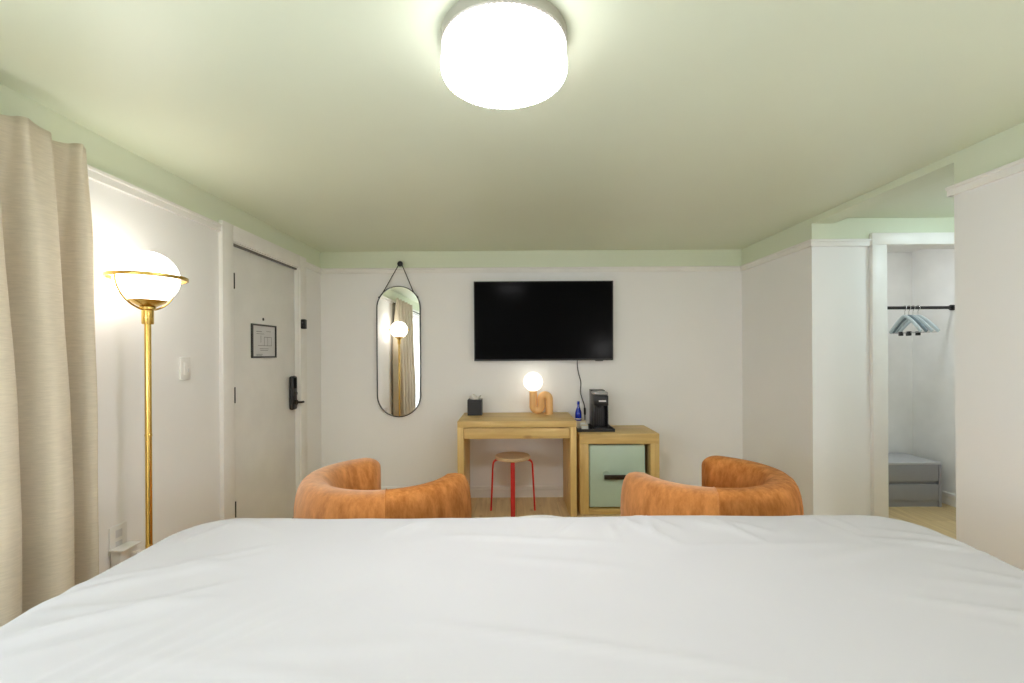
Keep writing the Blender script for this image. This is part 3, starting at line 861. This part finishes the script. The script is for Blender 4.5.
# ================================================================== stool
st = empty('stool', (0.0, 3.87, 0), 'round stool with birch seat and red legs under the desk', 'stool')
lathe('seat', M['birch'], [(0, 0.437), (0.142, 0.437), (0.150, 0.443), (0.150, 0.460), (0.144, 0.466), (0, 0.466)], st, 48)
for k in range(4):
    a = R(-90 + 90 * k)
    d = (math.cos(a), math.sin(a))
    pr = [(0.04, 0.430), (0.10, 0.430)] + [(0.125 + 0.042 * math.sin(q), 0.388 + 0.042 * math.cos(q)) for q in [R(10 * i) for i in range(1, 10)]] + [(0.170, 0.34), (0.176, 0.20), (0.186, 0.0)]
    tube('leg', M['red'], [(d[0] * r_, d[1] * r_, z_) for r_, z_ in pr], 0.01, st, flat=(0.036, 0.015), up=(0, 0, 1))

# ================================================================== cabinet and fridge
cbx = empty('fridge_cabinet', (0, 0, 0), 'oak box cabinet beside the desk housing the fridge', 'cabinet')
KX0, KX1, KY0, KY1, KZ = 0.552, 1.210, 3.75, 4.20, 0.663
box('top_panel', M['pine_x'], KX0, KX1, KY0, KY1, KZ - 0.083, KZ, cbx, bev=0.002)
box('side_panel', M['pine_z'], KX0, KX0 + 0.075, KY0, KY1, 0.0, KZ - 0.083, cbx, bev=0.002)
box('side_panel', M['pine_z'], KX1 - 0.072, KX1, KY0, KY1, 0.0, KZ - 0.083, cbx, bev=0.002)
box('bottom_panel', M['pine_x'], KX0 + 0.075, KX1 - 0.072, KY0, KY1, 0.0, 0.041, cbx, bev=0.002)
box('back_panel', M['black'], KX0 + 0.075, KX1 - 0.072, KY1 - 0.01, KY1 - 0.002, 0.041, KZ - 0.083, cbx)
fr = empty('mini_fridge', (0, 0, 0.041), 'mint green mini fridge inside the oak cabinet', 'fridge')
box('fridge_body', M['black'], 0.638, 1.095, 3.815, 4.16, 0.008, 0.515, fr, bev=0.01)
fd = box('fridge_door', M['mint'], 0.634, 1.100, 3.768, 3.813, 0.010, 0.526, fr, bev=0.012, seg=3)
for (x, y) in ((0.67, 3.85), (1.06, 3.85), (0.67, 4.12), (1.06, 4.12)):
    lathe('foot', M['black'], [(0, 0), (0.014, 0), (0.014, 0.009), (0, 0.009)], fr, 12, (x, y, 0))
def at_front(o, x, y, z):
    o.matrix_local = Matrix.Translation((x, y, z)) @ Matrix.Rotation(R(90), 4, 'X')
hd = box('handle', M['bronze'], 0.752, 1.000, 3.735, 3.750, 0.248, 0.286, fd, bev=0.005)
for x in (0.775, 0.98):
    tube('handle_post', M['bronze'], [(x, 3.748, 0.267), (x, 3.770, 0.267)], 0.007, hd, 10)
em = lathe('round_emblem', M['mint'], [(0, 0.0), (0.034, 0.0), (0.034, 0.003), (0.030, 0.0045), (0.026, 0.003), (0, 0.003)], fd, 32)
at_front(em, 0.775, 3.7685, 0.285)

# tray, coffee maker, bottle and card box on the cabinet
ty = empty('serving_tray', (0.71, 3.998, KZ), 'black rectangular tray on top of the oak cabinet', 'tray')
tw, td = 0.158, 0.150
box('tray_floor', M['black'], -tw, tw, -td, td, 0, 0.006, ty)
boxes('tray_rim', M['black'], [(-tw, tw, -td, -td + 0.006, 0.006, 0.024), (-tw, tw, td - 0.006, td, 0.006, 0.024), (-tw, -tw + 0.006, -td + 0.006, td - 0.006, 0.006, 0.024), (tw - 0.006, tw, -td + 0.006, td - 0.006, 0.006, 0.024)], ty)
cm = empty('coffee_maker', (0.756, 3.990, KZ + 0.0065), 'slim black and grey pod coffee maker on the black tray', 'coffee maker')
wx = 0.060
box('base', M['black'], -wx - 0.003, wx + 0.003, -0.132, 0.125, 0, 0.022, cm, bev=0.006)
box('drip_tray', M['darkgrey'], -wx + 0.008, wx - 0.008, -0.128, -0.045, 0.022, 0.028, cm, bev=0.002)
box('column', M['black'], -wx, wx, -0.045, 0.02, 0.022, 0.30, cm, bev=0.004)
for k in range(6):
    box('column_rib', M['darkgrey'], -wx + 0.012 + k * 0.017, -wx + 0.017 + k * 0.017, -0.047, -0.044, 0.03, 0.21, cm)
box('side_wing', M['black'], -wx, -wx + 0.009, -0.118, -0.045, 0.022, 0.215, cm, bev=0.002)
box('side_wing', M['black'], wx - 0.009, wx, -0.118, -0.045, 0.022, 0.215, cm, bev=0.002)
box('water_tank', M['tank'], -wx, wx, 0.021, 0.122, 0.022, 0.325, cm, bev=0.006)
hdm = box('brew_head', M['black'], -wx - 0.001, wx + 0.001, -0.128, 0.02, 0.212, 0.300, cm, bev=0.006)
box('name_badge', M['badge'], -0.022, 0.040, -0.130, -0.1275, 0.247, 0.259, hdm, bev=0.0005)
lid = box('lid', M['silver'], -wx - 0.002, wx + 0.002, -0.118, 0.02, 0.300, 0.330, cm, bev=0.012, seg=3)
box('lid_button', M['badge'], -0.02, 0.02, -0.085, -0.05, 0.329, 0.332, lid, bev=0.001)
box('tank_lid', M['darkgrey'], -wx - 0.001, wx + 0.001, 0.019, 0.124, 0.325, 0.334, cm, bev=0.003)
tube('spout', M['darkgrey'], [(0, -0.085, 0.212), (0, -0.085, 0.19)], 0.012, cm, 12)

cbn = empty('card_box', (0.606, 4.055, KZ + 0.0065), 'small cream card box of sachets on the tray', 'box')
box('box_body', M['cream'], -0.044, 0.044, -0.05, 0.05, 0, 0.062, cbn, bev=0.002)
box('box_label', M['white'], -0.01, 0.036, -0.0515, -0.0498, 0.012, 0.05, cbn)
pkt = empty('sachet', (0.628, 3.945, KZ + 0.0065), 'white paper sachet leaning at the front of the tray', 'sachet')
box('packet', M['white'], -0.03, 0.03, -0.003, 0.003, 0.001, 0.05, pkt, bev=0.002, mtx=Matrix.Rotation(R(-28), 4, 'X'))
box('packet_band', M['cream'], -0.0305, 0.0305, -0.0036, 0.0036, 0.03, 0.042, pkt, mtx=Matrix.Rotation(R(-28), 4, 'X'))
bt = empty('blue_bottle', (0.587, 4.05, KZ + 0.0690), 'small cobalt blue glass bottle beside the coffee maker', 'bottle')
lathe('bottle_body', M['blue'], [(0, 0), (0.026, 0), (0.029, 0.004), (0.029, 0.06), (0.027, 0.078), (0.013, 0.118), (0.0105, 0.128), (0.0105, 0.145), (0, 0.146)], bt, 28)
lathe('bottle_cap', M['blue'], [(0, 0.145), (0.012, 0.145), (0.012, 0.166), (0.010, 0.17), (0, 0.17)], bt, 20)
lathe('bottle_label', M['badge'], [(0.0292, 0.012), (0.0296, 0.013), (0.0296, 0.020), (0.0292, 0.021)], bt, 28)

# ================================================================== armchairs
def armchair(loc, mirror, label, mats):
    """a low tub chair: one thick padded wall bent into a C that opens away from the bed"""
    s = -1 if mirror else 1
    ch = empty('armchair', loc, label, 'armchair', 'orange velvet tub chairs at the foot of the bed')
    Rm, th, zt, zb = 0.345, 0.098, 0.712, 0.07
    a0, a1 = R(4), R(-248)
    mid = R(-76)
    NP = 28
    def section(k):                          # closed rounded profile: bulging sides, half-round top
        q = 2 * PI * k / NP
        c, sn = math.cos(q), math.sin(q)
        e = 0.62
        return math.copysign(abs(c) ** e, c), math.copysign(abs(sn) ** (e * 1.0), sn)
    def panel(name, b0, b1, cap0, cap1, m, n=44):
        bm = bmesh.new(); rings = []
        L = abs(b1 - b0) * Rm
        ts_ = []
        capl = 0.085
        if cap0: ts_ += [capl * (1 - math.cos(PI / 2 * i / 8)) for i in range(8)]
        else: ts_ += [0.0]
        lo = capl if cap0 else 0.0; hi = L - capl if cap1 else L
        ts_ += [lo + (hi - lo) * (i + (0 if cap0 else 1)) / n for i in range(n + (0 if cap0 else 0))]
        if cap1: ts_ += [L - capl + capl * math.sin(PI / 2 * i / 8) for i in range(9)]
        else: ts_ += [L]
        ts_ = sorted(set(round(t, 6) for t in ts_))
        for t in ts_:
            a = b0 + (b1 - b0) * t / L
            f = 1.0
            if cap0 and t < capl: f = math.sqrt(max(0, 1 - (1 - t / capl) ** 2))
            if cap1 and t > L - capl: f = math.sqrt(max(0, 1 - (1 - (L - t) / capl) ** 2))
            fw = max(f, 0.02); fz = 0.80 + 0.20 * f
            ez = 1.0
            ring = []
            zm = (zt + zb) / 2; hz = (zt - zb) / 2
            for k in range(NP):
                u, v = section(k)
                z = zm + hz * v * (fz if v > 0 else 1.0)
                lean = 0.035 * (z - zb) / (zt - zb)
                bulge = 1.0 + 0.06 * math.cos(v * PI / 2)
                r_ = Rm + lean - 0.015 + th * u * fw * bulge
                ring.append(bm.verts.new((s * r_ * math.cos(a), r_ * math.sin(a), z)))
            rings.append(ring)
        for i in range(len(rings) - 1):
            for k in range(NP):
                bm.faces.new((rings[i][k], rings[i][(k + 1) % NP], rings[i + 1][(k + 1) % NP], rings[i + 1][k]))
        bm.faces.new(rings[0]); bm.faces.new(rings[-1][::-1])
        return finish(bm, name, m, ch, smooth=True, ang=70)
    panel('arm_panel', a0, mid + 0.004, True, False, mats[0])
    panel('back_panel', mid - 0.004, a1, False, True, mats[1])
    # welt along the seam between the two panels
    pts = []
    for k in range(NP):
        u, v = section(k)
        z = (zt + zb) / 2 + (zt - zb) / 2 * v
        r_ = Rm + 0.035 * (z - zb) / (zt - zb) - 0.015 + (th * 0.985) * u * (1.0 + 0.06 * math.cos(v * PI / 2))
        pts.append((s * r_ * math.cos(mid), r_ * math.sin(mid), z))
    tube('seam', mats[0], pts, 0.0035, ch, 6, closed=True)
    lathe('seat_cushion', M['velvet_seat'], [(0, 0.24), (0.24, 0.24), (0.268, 0.26), (0.275, 0.32), (0.27, 0.39), (0.245, 0.42), (0.15, 0.43), (0, 0.432)], ch, 48)
    lathe('seat_base', M['velvet_seat'], [(0, 0.07), (0.255, 0.07), (0.262, 0.08), (0.262, 0.232), (0, 0.236)], ch, 48)
    for k in range(4):
        a = R(45 + 90 * k)
        lathe('foot', M['black'], [(0, 0), (0.02, 0), (0.026, 0.072), (0, 0.072)], ch, 16, (0.24 * math.cos(a), 0.24 * math.sin(a), 0))
    return ch
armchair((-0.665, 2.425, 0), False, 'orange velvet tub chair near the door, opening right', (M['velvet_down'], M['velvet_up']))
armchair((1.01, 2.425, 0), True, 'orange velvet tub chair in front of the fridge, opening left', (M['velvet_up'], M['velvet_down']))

# round white table between the chairs
rt = empty('side_table', (0.145, 2.235, 0), 'small round white table between the two orange chairs', 'table')
lathe('table_top', M['whitetable'], [(0, 0.432), (0.24, 0.432), (0.252, 0.437), (0.252, 0.446), (0.246, 0.452), (0, 0.452)], rt, 56)
lathe('pedestal', M['whitetable'], [(0.05, 0.014), (0.03, 0.05), (0.026, 0.25), (0.03, 0.40), (0.06, 0.432)], rt, 28)
lathe('foot_disc', M['whitetable'], [(0, 0), (0.16, 0), (0.16, 0.008), (0.15, 0.014), (0, 0.016)], rt, 40)

# ================================================================== closet: rod, hangers, drawers
RX0, RX1, RY, RZ = 2.50, CR, 3.885, 1.700
rod = empty('clothes_rod', (0, RY, RZ), 'black clothes rod across the open closet', 'clothes rod')
cylx('rod', M['black'], 0.0135, RX0 + 0.004, RX1 - 0.004, 0, 0, rod)
cylx('end_flange', M['black'], 0.024, RX1 - 0.022, RX1, 0, 0, rod)
cylx('end_flange', M['black'], 0.024, RX0, RX0 + 0.022, 0, 0, rod)
def hanger(x, yaw, m, label, clips):
    h = empty('clothes_hanger', (x, RY, RZ), label, 'hanger', 'hangers on the closet rod', rz=yaw)
    # hook over the rod
    hook = [(0.0, 0, -0.066), (0, 0, -0.045)] + [(0.018 * math.sin(q) + 0.0, 0, -0.001 - 0.0 + 0.018 * -math.cos(q)) for q in [R(180 - 180 + 0)]]
    hook = [(0, 0, -0.075), (0, 0, -0.030)] + [(-0.0 + 0.0185 * math.cos(q), 0, 0.0185 * math.sin(q)) for q in [R(-70 + 15 * i) for i in range(0, 17)]]
    tube('hook', M['steel'], [(p[0] * 1.0, p[1], p[2]) for p in hook], 0.003, h, 8)
    for s in (-1, 1):
        pts = [(s * 0.0, 0, -0.072), (s * 0.026, 0, -0.080), (s * 0.085, 0, -0.122), (s * 0.135, 0, -0.170), (s * 0.170, 0.0, -0.208)]
        tube('shoulder', m, smooth_path(pts, 4), 0.01, h, flat=(0.012, 0.026), up=(0, 0, 1))
    tube('cross_bar', M['steel'], [(-0.162, 0, -0.198), (-0.158, 0, -0.212), (0.158, 0, -0.212), (0.162, 0, -0.198)], 0.003, h, 8)
    if clips:
        for cx_ in (-0.045, 0.045):
            box('clip', M['black'], cx_ - 0.016, cx_ + 0.016, -0.010, 0.010, -0.238, -0.202, h, bev=0.003)
    return h
hanger(3.355, R(-95), M['hanger'], 'pale blue-grey hanger with clips, leftmost of the four', True)
hanger(3.390, R(-91), M['hanger_shaded'], 'blue-grey hanger with shade painted in, second from the left of the four', False)
hanger(3.425, R(-88), M['hanger'], 'pale blue-grey hanger with clips, third from the left', True)
hanger(3.468, R(-84), M['hanger'], 'pale blue-grey hanger at the right end of the four', False)

du = empty('drawer_unit', (0, 0, 0), 'low grey two-drawer chest in the closet', 'drawers')
UX0, UX1, UY0, UY1, UZ = 2.86, 3.655, 3.88, 4.26, 0.379
box('carcass', M['grey'], UX0, UX1, UY0 + 0.022, UY1, 0.05, UZ - 0.018, du)
box('top_board', M['greytop'], UX0, UX1, UY0, UY1, UZ - 0.018, UZ, du, bev=0.002)
box('plinth', M['grey'], UX0 + 0.01, UX1 - 0.01, UY0 + 0.012, UY1 - 0.01, 0, 0.05, du)
box('side_panel', M['grey'], UX1 - 0.022, UX1, UY0, UY0 + 0.022, 0.0, UZ - 0.018, du)
box('drawer', M['grey'], UX0 + 0.003, UX1 - 0.025, UY0, UY0 + 0.02, 0.219, UZ - 0.021, du, bev=0.0015)
box('drawer', M['grey'], UX0 + 0.003, UX1 - 0.025, UY0, UY0 + 0.02, 0.054, 0.192, du, bev=0.0015)
